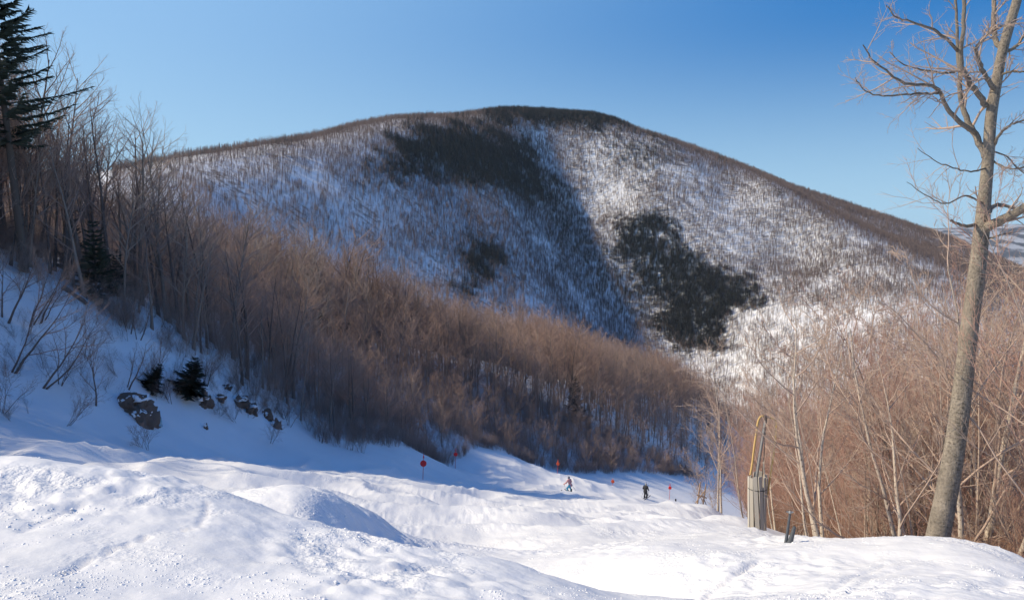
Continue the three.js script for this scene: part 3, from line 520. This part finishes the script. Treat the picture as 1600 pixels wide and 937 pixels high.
// spruces
const needle = mat(0.045, 0.062, 0.048, 0.8), spruceBark = bark(0.11, 0.085, 0.07);
{
  const c = conifer(91, 23, 5.2, 30, 4, 0.36, 48, 0.72, 0.2), r = rng(92), b = hit(38, 424), t = thing('spruce_tree', 'tall dark spruce with drooping boughs at the left edge', 'tree', null, b.clone().add(V(0, -0.2, 0)));
  for (let k = 0; k < 34; k++) { const y = 3 + 6 * r(), a = r() * 6.28, l = 0.8 + 1.6 * r(); c.tr.tube(limb(V(0, y, 0), V(Math.cos(a), -0.2, Math.sin(a)), l, 3, 0.2, 0.0, r), [0.022, 0.015, 0.01, 0.004], 3); }
  t.rotation.z = 0.075; mesh('trunk', c.tr.geo(), spruceBark, t); mesh('crown', c.fo.geo(), needle, t);
  const m = conifer(93, 6, 2.3, 17, 6, 0.05, 44, 0.75, 0.15), geos = [[m.tr.geo(), m.fo.geo()]];
  const put = (p, s, label, w = 1, tilt = 0) => scatterThing('spruce_tree', geos, 0, p, [s * w, s], r() * 6.28, spruceBark, needle, label, 'tree', null, [tilt * 0.4, -tilt]);
  const at = (px, py, D) => { const p = P(px, py, D); return onGround(p.x, p.z, 0.1); };
  put(at(490, 400, 128), 1.95, 'dark spruce topping the treeline of the brown spur', 1.2);
  put(at(536, 410, 138), 1.75, 'narrow dark spruce right of the spruce topping the treeline', 0.7);
  put(at(898, 640, 150), 1.45, 'lone dark spruce in the middle of the brown wood', 1.0);
  put(hit(292, 612).add(V(0, -0.1, 0)), 0.42, 'bushy young spruce on the snow bank above the rocks', 1.9, 0.3);
  put(hit(232, 606).add(V(0, -0.1, 0)), 0.3, 'small ragged spruce above the largest rock', 1.7, 0.5);
  put(at(150, 470, 54), 0.9, 'young spruce in the shade above the fallen log', 1.1);
  put(at(112, 420, 62), 0.85, 'spruce half hidden among bare trees right of the tall spruce', 1);
  put(at(182, 450, 58), 0.6, 'low spruce among the trunks above the bank');
  
}
// leaning shrubs of the shaded bank
const bankLV = [{ n: 7, from: 0.3, ang: 0.6, len: 0.5, seg: 5, sides: 3, wander: 0.4, up: 0.05, rad: 0.55, min: 0.008 }, { n: 6, from: 0.2, ang: 0.65, len: 0.5, seg: 3, sides: 3, wander: 0.5, up: 0.03, rad: 0.55, min: 0.005 }, { n: 4, from: 0.2, ang: 0.6, len: 0.55, min: 0.0035, rad: 0.5 }];
const shrubs = [
  [16, 578, 5.4, 0.085, [0.75, 0.1], 101, 'dark shrub trunk leaning right at the left edge of the bank'],
  [60, 603, 5.0, 0.075, [0.95, 0.15], 102, 'crooked shrub trunk bending far right across the snow bank'],
  [150, 628, 3.6, 0.06, [0.25, 0.1], 103, 'upright forked shrub left of the largest rock'],
  [6, 500, 4.2, 0.085, [0.15, 0.1], 104, 'dark trunk near the top of the bank at the left edge'],
  [43, 506, 4.2, 0.07, [0.5, 0.1], 105, 'slanting trunk below the tall spruce'],
  [60, 500, 4.0, 0.06, [0.55, 0.0], 106, 'thinner slanting trunk right of the one below the spruce'],
  [196, 606, 3.0, 0.06, [0.2, 0.2], 107, 'twiggy shrub rising behind the largest rock'],
  [92, 596, 2.0, 0.035, [0.5, 0.2], 108, 'small many-branched shrub in the middle of the bank'],
  [98, 660, 2.2, 0.02, [0.9, 0.1], 109, 'low thin shrub sprawling right near the foot of the bank'],
  [232, 703, 1.5, 0.016, [-0.25, 0.1], 110, 'wispy twigs standing in the snow below the largest rock'],
  [0, 640, 2.4, 0.02, [0.4, 0.1], 111, 'thin bare twigs at the left edge near the foot of the bank'],
  [130, 560, 2.6, 0.03, [0.3, 0.1], 112, 'thin shrub between the crooked and the forked shrub'],
  [240, 600, 3.0, 0.04, [0.1, 0.1], 113, 'bushy bare shrub just above the small ragged spruce'],
  [320, 600, 2.4, 0.03, [0.4, 0.2], 114, 'brown twiggy bush right of the bushy young spruce'],
  [270, 630, 2.0, 0.025, [-0.2, 0.3], 115, 'low twiggy bush under the bushy young spruce'],
  [450, 665, 2.6, 0.03, [0.1, 0.2], 116, 'dark twiggy bush at the right end of the rocks'],
  [420, 690, 1.6, 0.02, [0.4, 0.2], 117, 'thin twigs at the foot of the bank below the right-hand rocks'],
  [500, 690, 2.4, 0.03, [0.2, 0.2], 118, 'dark bush where the bank meets the run'],
  [200, 520, 3.4, 0.05, [0.1, 0.1], 119, 'dense grey shrub on the upper bank'],
  [215, 530, 3.2, 0.05, [0.2, 0.1], 120, 'dense grey shrub beside its twin on the upper bank'],
];
for (const [px, py, h, rad, lean, seed, label] of shrubs) {
  const p = hit(px, py), b = bareTree(seed, h, rad, bankLV, { seg: 8, wander: 0.28, lean, stems: rad < 0.05 ? 4 : 2, sides: 6, curve: 0.05 });
  const t = thing('bank_shrub', label, 'shrub', 'shrubs on the shaded bank', p.add(V(0, -0.05, 0))); mesh('trunk', b.trunk.geo(), BM.trunkDark, t); mesh('crown', b.crown.geo(), BM.dark, t);
}
// fallen log, rocks, ice
function lump(seed, sx, sy, sz, detail = 4, rough = 0.3) {
  let g = new THREE.IcosahedronGeometry(1, detail); g.deleteAttribute('uv'); g.deleteAttribute('normal'); g = mergeVertices(g); const p = g.attributes.position;
  for (let i = 0; i < p.count; i++) { const x = p.getX(i), y = p.getY(i), z = p.getZ(i), k = 1 + rough * (noise(x * 1.6 + seed, y * 1.6 + z * 1.3) + 0.9 * (0.4 - Math.abs(noise(x * 2.9 - z * 2 + seed, y * 3.3 + seed))) + 0.5 * (0.3 - Math.abs(noise(x * 7 + z * 5, y * 8 - seed)))); p.setXYZ(i, x * k * sx, y * k * sy, z * k * sz); }
  g.computeVertexNormals(); return g;
}
const rockMat = mat(0.15, 0.105, 0.08, 0.9);
const rocks = [
  [205, 640, 0.95, 0.8, 201, 'largest dark brown rock jutting from the shaded snow bank'], [226, 662, 0.55, 0.75, 202, 'dark rock joined below the largest rock'], [320, 633, 0.42, 0.62, 203, 'upright dark rock below the bushy young spruce'],
  [342, 624, 0.38, 0.22, 204, 'flat dark rock right of the upright one'], [375, 632, 0.5, 0.5, 205, 'rounded brown rock in the middle of the bank'], [392, 642, 0.45, 0.4, 206, 'brown rock right of the rounded one'], [352, 607, 0.35, 0.2, 207, 'small dark rock highest on the bank'],
  [418, 655, 0.3, 0.5, 208, 'narrow dark rock near the right end of the bank'], [432, 668, 0.34, 0.45, 209, 'lowest dark rock at the right end of the bank'], [322, 672, 0.12, 0.36, 210, 'thin dark sliver of rock below the upright one'],
];
for (const [px, py, sx, sy, seed, label] of rocks) { const p = hit(px, py), m = mesh('rock', lump(seed, sx * 1.12, sy * 1.15, sx * 0.9, 7, 0.72), rockMat); m.position.copy(p).add(V(-0.1, -sy * 0.25, -0.15)); m.rotation.y = seed; const cap = mesh('snow_cap', lump(seed + 5, sx * 0.85, sy * 0.3, sx * 0.72, 4, 0.5), M.clod, m); cap.position.set(-0.05 * sx, sy * 0.98, -0.25 * sx); tag(m, label, 'rock', 'rocks on the shaded bank'); }
{ const p = hit(238, 660), ice = new THREE.MeshPhysicalMaterial({ roughness: 0.25 }); ice.color.setRGB(0.22, 0.40, 0.50); const m = mesh('ice_patch', lump(77, 0.42, 0.62, 0.35, 4, 0.25), ice); m.position.copy(p).add(V(0.05, -0.1, -0.1)); tag(m, 'bluish lump of ice at the right foot of the largest rock', 'ice'); }
{ const a = hit(97, 452), b = hit(130, 474), t = thing('fallen_log', 'fallen snow-dusted log lying at the top of the bank', 'log', null, a.clone().add(V(0, 0.15, 0))); const d = b.clone().sub(a), pts = [0, 0.25, 0.5, 0.75, 1, 1.15].map((k, i) => d.clone().multiplyScalar(k).add(V(0, 0.05 * Math.sin(i * 2), 0))), l = new Build().tube(pts, [0.17, 0.16, 0.15, 0.15, 0.13, 0.1], 9); mesh('trunk', l.geo(), BM.trunkDark, t); const s = new Build(); s.tube([pts[2], pts[2].clone().add(V(0.2, 0.6, 0.1))], [0.04, 0.015], 5); mesh('branch_stub', s.geo(), BM.trunkDark, t); }

// ---------------------------------------------------------------- things on the run
const red = mat(0.85, 0.035, 0.03, 0.6), redPole = mat(0.60, 0.06, 0.07, 0.6), orange = mat(0.80, 0.12, 0.04, 0.6);
function marker(px, py, D, h, disc, label, m = red) {
  const q = P(px, py, D), t = thing('marker_pole', label, 'marker pole', 'marker poles beside the run', D ? onGround(q.x, q.z, 0.1) : null); t.rotation.z = -0.04;
  mesh('pole', new Build().tube([V(0, -0.2, 0), V(0, h * 0.5, 0), V(0, h, 0)], [0.024, 0.022, 0.018], 8).geo(), redPole, t);
  const d = mesh('disc', new THREE.CylinderGeometry(disc / 2, disc / 2, 0.05, 24).rotateX(Math.PI / 2), m, t); d.position.set(0, h * 0.76, 0.04);
  const hub = mesh('hub', new THREE.CylinderGeometry(0.05, 0.05, 0.09, 12).rotateX(Math.PI / 2), m, d); hub.position.z = 0.02;
  mesh('flag_tip', new THREE.ConeGeometry(0.06, 0.36, 10).translate(0, h - 0.05, 0), m, t);
  return t;
}
marker(660, 756, 58, 2.65, 0.48, 'nearest red marker pole with a large disc, left of the skiers');
marker(711, 729, 84, 2.35, 0.44, 'red marker pole with disc standing right of and beyond the nearest one');
marker(871, 735, 98, 2.0, 0.42, 'orange marker pole against the dark wood above the skier in teal', orange);
marker(957, 764, 102, 1.5, 0.45, 'red marker whose top shows over the crest between the two skiers', orange);
marker(1046, 784, 95, 1.9, 0.4, 'red marker pole right of the skier in black');

// skiers: one continuous body each, clothing over it
function blend(parts, k) { return (x, y, z) => { let d = 9; for (const [a, b, ra, rb] of parts) { const bx = b[0] - a[0], by = b[1] - a[1], bz = b[2] - a[2], l = bx * bx + by * by + bz * bz || 1e-6, t = Math.min(1, Math.max(0, ((x - a[0]) * bx + (y - a[1]) * by + (z - a[2]) * bz) / l)); const q = Math.hypot(x - a[0] - t * bx, y - a[1] - t * by, z - a[2] - t * bz) - lerp(ra, rb, t); const h = Math.max(0, k - Math.abs(d - q)) / k; d = Math.min(d, q) - h * h * k * 0.25; } return d; }; }
function skin(f, c, half, n) {
  const mc = new MarchingCubes(n, new THREE.MeshStandardMaterial(), false, false, 60000); mc.isolation = 0; const hs = n / 2;
  for (let k = 0; k < n; k++) for (let j = 0; j < n; j++) for (let i = 0; i < n; i++) mc.field[i + j * n + k * n * n] = -f(c[0] + (i - hs) / hs * half, c[1] + (j - hs) / hs * half, c[2] + (k - hs) / hs * half);
  mc.update(); const g = new THREE.BufferGeometry(), m = mc.count, p = new Float32Array(mc.positionArray.slice(0, m * 3)), nn = new Float32Array(mc.normalArray.slice(0, m * 3));
  for (let i = 0; i < m; i++) for (let a = 0; a < 3; a++) p[i * 3 + a] = p[i * 3 + a] * half + c[a];
  g.setAttribute('position', new THREE.BufferAttribute(p, 3)); g.setAttribute('normal', new THREE.BufferAttribute(nn, 3)); return g;
}
function skier(pos, turn, J, C, label) {
  const t = thing('person', label, 'person', 'skiers on the run', pos); t.rotation.y = turn;
  const { hipL, hipR, kneeL, kneeR, ankL, ankR, chest, neck, head, shL, shR, elL, elR, haL, haR } = J, pelvis = [(hipL[0] + hipR[0]) / 2, hipL[1], hipL[2]];
  const up = (a, d) => [a[0], a[1] + d, a[2]];
  const hand = (h) => [[h, [h[0], h[1] - 0.05, h[2] - 0.04], 0.035, 0.03], [h, [h[0] + 0.03, h[1] - 0.01, h[2] - 0.05], 0.016, 0.012]];
  const arms = [[shL, elL, 0.055, 0.045], [elL, haL, 0.043, 0.032], [shR, elR, 0.055, 0.045], [elR, haR, 0.043, 0.032]], legs = [[hipL, kneeL, 0.085, 0.06], [kneeL, ankL, 0.056, 0.042], [hipR, kneeR, 0.085, 0.06], [kneeR, ankR, 0.056, 0.042]];
  const torso = [[pelvis, chest, 0.13, 0.145], [shL, shR, 0.075, 0.075], [hipL, hipR, 0.1, 0.1], [chest, neck, 0.11, 0.055]], headP = [[neck, head, 0.055, 0.06], [head, up(head, 0.08), 0.085, 0.095], [[head[0], head[1] + 0.03, head[2] - 0.085], [head[0], head[1] + 0.01, head[2] - 0.105], 0.02, 0.016]];
  const all = [...torso, ...arms, ...legs, ...headP, ...hand(haL), ...hand(haR)], grow = (l, d) => l.map(([a, b, r, s]) => [a, b, r + d, s + d]);
  mesh('body', skin(blend(all, 0.05), [0, 0.85, 0], 1.0, 64), mat(0.55, 0.36, 0.28, 0.6), t);
  mesh('jacket', skin(blend(grow([...torso, ...arms.map(([a, b, r, s], i) => i % 2 ? [a, [lerp(a[0], b[0], 0.9), lerp(a[1], b[1], 0.9), lerp(a[2], b[2], 0.9)], r, s] : [a, b, r, s])], 0.028), 0.07), [0, 1.0, 0], 0.8, 56), C.jacket, t);
  mesh('trousers', skin(blend(grow([...legs, [hipL, hipR, 0.1, 0.1]], 0.032), 0.07), [0, 0.5, 0], 0.75, 56), C.trousers, t);
  mesh('helmet', skin(blend([[up(head, 0.06), up(head, 0.1), 0.125, 0.115]], 0.03), [head[0], head[1] + 0.07, head[2] + 0.02], 0.22, 28), C.helmet, t);
  mesh('goggles', new THREE.TorusGeometry(0.1, 0.03, 8, 20, Math.PI).rotateX(-Math.PI / 2).translate(head[0], head[1] + 0.035, head[2] - 0.01), C.goggles, t);
  for (const a of [ankL, ankR]) mesh('boot', skin(blend([[up(a, 0.16), a, 0.085, 0.08], [a, [a[0], a[1] - 0.02, a[2] - 0.17], 0.07, 0.055]], 0.04), [a[0], a[1] + 0.03, a[2] - 0.06], 0.32, 32), C.boot, t);
  for (const a of [ankL, ankR]) { // ski with a lifted tip
    const s = new THREE.Shape(); s.moveTo(-0.85, 0); s.lineTo(0.66, 0); s.quadraticCurveTo(0.82, 0.01, 0.93, 0.12); s.lineTo(0.91, 0.135); s.quadraticCurveTo(0.8, 0.03, 0.66, 0.022); s.lineTo(-0.85, 0.022);
    const g = new THREE.ExtrudeGeometry(s, { depth: 0.085, bevelEnabled: true, bevelThickness: 0.004, bevelSize: 0.004, bevelSegments: 1, curveSegments: 6 }).translate(0, 0, -0.0425).rotateY(Math.PI / 2); g.translate(a[0], a[1] - 0.115, a[2] - 0.05); mesh('ski', g, C.ski, t);
  }
  for (const [h, e] of [[haL, J.tipL], [haR, J.tipR]]) mesh('ski_pole', new Build().tube([V(h[0], h[1] + 0.06, h[2] - 0.03), V(...e)], [0.014, 0.009], 7).geo(), C.pole, t);
  return t;
}
{
  const black = mat(0.02, 0.021, 0.026, 0.7), p = P(890, 768, 80), q = P(1009, 780, 87);
  const J1 = { hipL: [-0.12, 0.78, 0.12], hipR: [0.12, 0.78, 0.12], kneeL: [-0.24, 0.48, -0.12], kneeR: [0.2, 0.48, -0.14], ankL: [-0.28, 0.13, 0.06], ankR: [0.24, 0.13, 0.04], chest: [0, 1.2, -0.04], neck: [0.01, 1.38, -0.1], head: [0.02, 1.46, -0.13], shL: [-0.19, 1.29, -0.06], shR: [0.19, 1.29, -0.06], elL: [-0.42, 1.08, -0.1], elR: [0.38, 1.06, -0.12], haL: [-0.5, 0.9, -0.34], haR: [0.42, 0.9, -0.36], tipL: [-0.62, 0.12, 0.3], tipR: [0.6, 0.15, 0.35] };
  skier(onGround(p.x, p.z, -0.02), 0.75, J1, { jacket: mat(0.50, 0.26, 0.27, 0.8), trousers: mat(0.03, 0.23, 0.42, 0.8), helmet: mat(0.10, 0.12, 0.18, 0.4), goggles: black, boot: mat(0.03, 0.05, 0.07, 0.5), ski: mat(0.05, 0.05, 0.07, 0.5), pole: black }, 'skier in pink jacket and teal trousers turning on the bumps');
  const J2 = { hipL: [-0.1, 0.86, 0.08], hipR: [0.1, 0.86, 0.08], kneeL: [-0.12, 0.5, -0.04], kneeR: [0.12, 0.5, -0.06], ankL: [-0.13, 0.13, 0.04], ankR: [0.12, 0.13, 0.02], chest: [0, 1.26, 0], neck: [0, 1.44, -0.04], head: [0, 1.52, -0.05], shL: [-0.19, 1.36, 0], shR: [0.19, 1.36, 0], elL: [-0.3, 1.1, 0.02], elR: [0.3, 1.1, 0.02], haL: [-0.28, 0.9, -0.2], haR: [0.28, 0.9, -0.2], tipL: [-0.4, 0.05, 0.3], tipR: [0.4, 0.05, 0.3] };
  skier(onGround(q.x, q.z, -0.02), -0.6, J2, { jacket: black, trousers: mat(0.025, 0.027, 0.035, 0.75), helmet: mat(0.30, 0.32, 0.36, 0.4), goggles: black, boot: black, ski: mat(0.06, 0.06, 0.08, 0.5), pole: black }, 'skier dressed all in black farther down the run');
  const e = P(1056, 784, 97), st = mesh('marker_stub', new Build().tube([V(0, -0.3, 0), V(0, 0.35, 0), V(0.01, 0.44, 0), V(0.01, 0.45, 0)], [0.1, 0.1, 0.07, 0.0], 10).geo(), black); st.position.copy(onGround(e.x, e.z)); tag(st, 'short dark stub in the snow right of the farthest red marker', 'post');
}
// padded snowmaking post with its hoses
const boardMat = [mat(0.46, 0.43, 0.385, 0.9), mat(0.52, 0.485, 0.43, 0.9), mat(0.40, 0.37, 0.325, 0.9)], galv = mat(0.34, 0.34, 0.33, 0.55, { metalness: 0.35 }), hoseMat = mat(0.62, 0.42, 0.16, 0.6), steel = mat(0.10, 0.10, 0.10, 0.5, { metalness: 0.4 });
{
  const b = P(1183, 821, 24.5), s = 24.5 / F, l = (cx, cy, z = 0) => V((1140 + cx / 4.46 - 1183) * s, (820 - (630 + cy / 4.46)) * s, z);
  const t = thing('snowmaking_post', 'leaning grey snowmaking post boxed in weathered boards with yellow hoses', 'snow gun', null, b), r = rng(71);
  mesh('pipe', new Build().tube([l(206, 1000), l(196, 840), l(182, 500), l(208, 300), l(238, 90)], [0.055, 0.055, 0.052, 0.05, 0.048], 14).geo(), galv, t);
  mesh('pipe', new Build().tube([l(215, 520, 0.08), l(226, 380, 0.06), l(236, 150, 0.03)], [0.014, 0.014, 0.014], 6).geo(), steel, t);
  mesh('brace', new Build().tube([l(236, 520, 0.1), l(224, 380, 0.06)], [0.016, 0.016], 6).geo(), boardMat[1], t);
  const hd = mesh('spray_head', new Build().tube([l(222, 56), l(240, 64), l(262, 72), l(272, 70)], [0.03, 0.045, 0.04, 0.025], 10).geo(), steel, t);
  mesh('nozzle', new Build().tube([l(238, 70), l(238, 100)], [0.035, 0.05], 10).geo(), steel, hd);
  mesh('hose', new Build().tube(curve([l(222, 58), l(205, 62), l(188, 90), l(176, 170), l(160, 300), l(148, 420), l(138, 480)], 30), 0.033, 9).geo(), hoseMat, t);
  mesh('hose', new Build().tube(curve([l(270, 70), l(292, 78), l(312, 105), l(314, 150), l(304, 300), l(288, 430), l(262, 630)], 30), 0.03, 9).geo(), hoseMat, t);
  for (let k = 0; k < 10; k++) { // boards stood on end round the foot
    const a = k / 10 * 6.283 + 0.3, h = 2.5 + 0.16 * (r() - 0.5), w = 0.125 + 0.02 * r(), g = new THREE.BoxGeometry(w, h, 0.032, 1, 4, 1), q = g.attributes.position;
    for (let i = 0; i < q.count; i++) q.setXYZ(i, q.getX(i) * (1 + 0.06 * noise(i, k)), q.getY(i), q.getZ(i) + 0.012 * noise(q.getY(i) * 2, k * 3.3)); g.computeVertexNormals();
    const m = mesh('board', g, boardMat[k % 3], t), R = 0.25 + 0.012 * (k % 2); m.position.set(Math.sin(a) * R + 0.0, h / 2 - 0.88, Math.cos(a) * R); m.rotation.set((r() - 0.5) * 0.05, a, 0.06 + (r() - 0.5) * 0.07);
  }
  mesh('strap', new THREE.TorusGeometry(0.285, 0.012, 6, 36).rotateX(Math.PI / 2).translate(0, 1.2, 0), steel, t);
  const pw = P(1230, 835, 14.2), p2 = onGround(pw.x, pw.z), h = thing('hydrant', 'small grey hydrant with a cross handle right of the boarded post', 'hydrant', null, p2.clone().add(V(0, -0.1, 0))), s2 = -p2.z / F, d = (cx, cy, z = 0) => V((cx - 400) / 4.46 * s2, (890 - cy) / 4.46 * s2, z);
  const grey = mat(0.075, 0.085, 0.10, 0.6);
  mesh('riser', new Build().tube([d(385, 920), d(400, 800), d(416, 660), d(418, 632)], [0.035, 0.03, 0.022, 0.02], 10).geo(), grey, h);
  mesh('valve_body', new Build().tube([d(405, 900, 0.06), d(412, 850, 0.06), d(436, 760, 0.06), d(444, 725, 0.06), d(445, 718, 0.06)], [0.05, 0.055, 0.035, 0.03, 0.0], 12).geo(), grey, h);
  const hw = mesh('handle', new Build().tube([d(393, 622), d(418, 630), d(442, 626)], [0.016, 0.02, 0.016], 8).geo(), galv, h);
  mesh('knob', new THREE.SphereGeometry(0.03, 10, 8).translate(...d(418, 628).toArray()), galv, hw);
}
{ // small wooden frame at the far edge of the snow
  const p = P(1096, 796, 46), s = 46 / F, t = thing('wooden_frame', 'small leaning wooden frame at the edge of the run', 'fence', null, onGround(p.x, p.z, 0.05)), wood = mat(0.36, 0.25, 0.18, 0.9), d = (x, y, z = 0) => V((x - 1096) * s, (796 - y) * s, z);
  for (const [a, b] of [[[1088, 806], [1094, 757]], [[1097, 806], [1103, 760]]]) mesh('post', new Build().tube([d(...a), d(...b)], [0.05, 0.04], 6).geo(), wood, t);
  mesh('rail', new Build().tube([d(1088, 777, 0.08), d(1104, 782, 0.08)], [0.04, 0.04], 6).geo(), wood, t);
  mesh('rail', new Build().tube([d(1086, 790, 0.08), d(1102, 768, 0.1)], [0.03, 0.03], 6).geo(), wood, t);
}
{ // crumbs of broken snow on the knoll and the bumps
  const r = rng(606), list = [[], []], g = [lump(301, 1, 0.75, 1, 1, 0.5), lump(305, 1, 0.65, 1.2, 1, 0.55)];
  for (let k = 0; k < 60000; k++) { const D = 4 + 22 * r() * r(), px = -60 + 1720 * r(), x = (px - 800) / F * D, z = -D; if (x > edge(RIGHT, D) + 0.5) continue; const n = noise(x / 1.3 + 7, z / 1.3) + 0.5 * noise(x / 0.4, z / 0.4); if (r() > smooth(0.0, 0.8, n)) continue; const s = 0.0035 + 0.011 * r() * r() * r() * (1 + D / 12); list[k % 2].push([x, H(x, z) - s * 0.2, z, r() * 6.28, s, s, [1, 1, 1]]); }
  for (let i = 0; i < 2; i++) instanced('snow_crumbs', g[i], M.clod, list[i], 'loose crumbs of broken snow strewn over the slope', 'snow');
}

renderer.render(scene, camera);
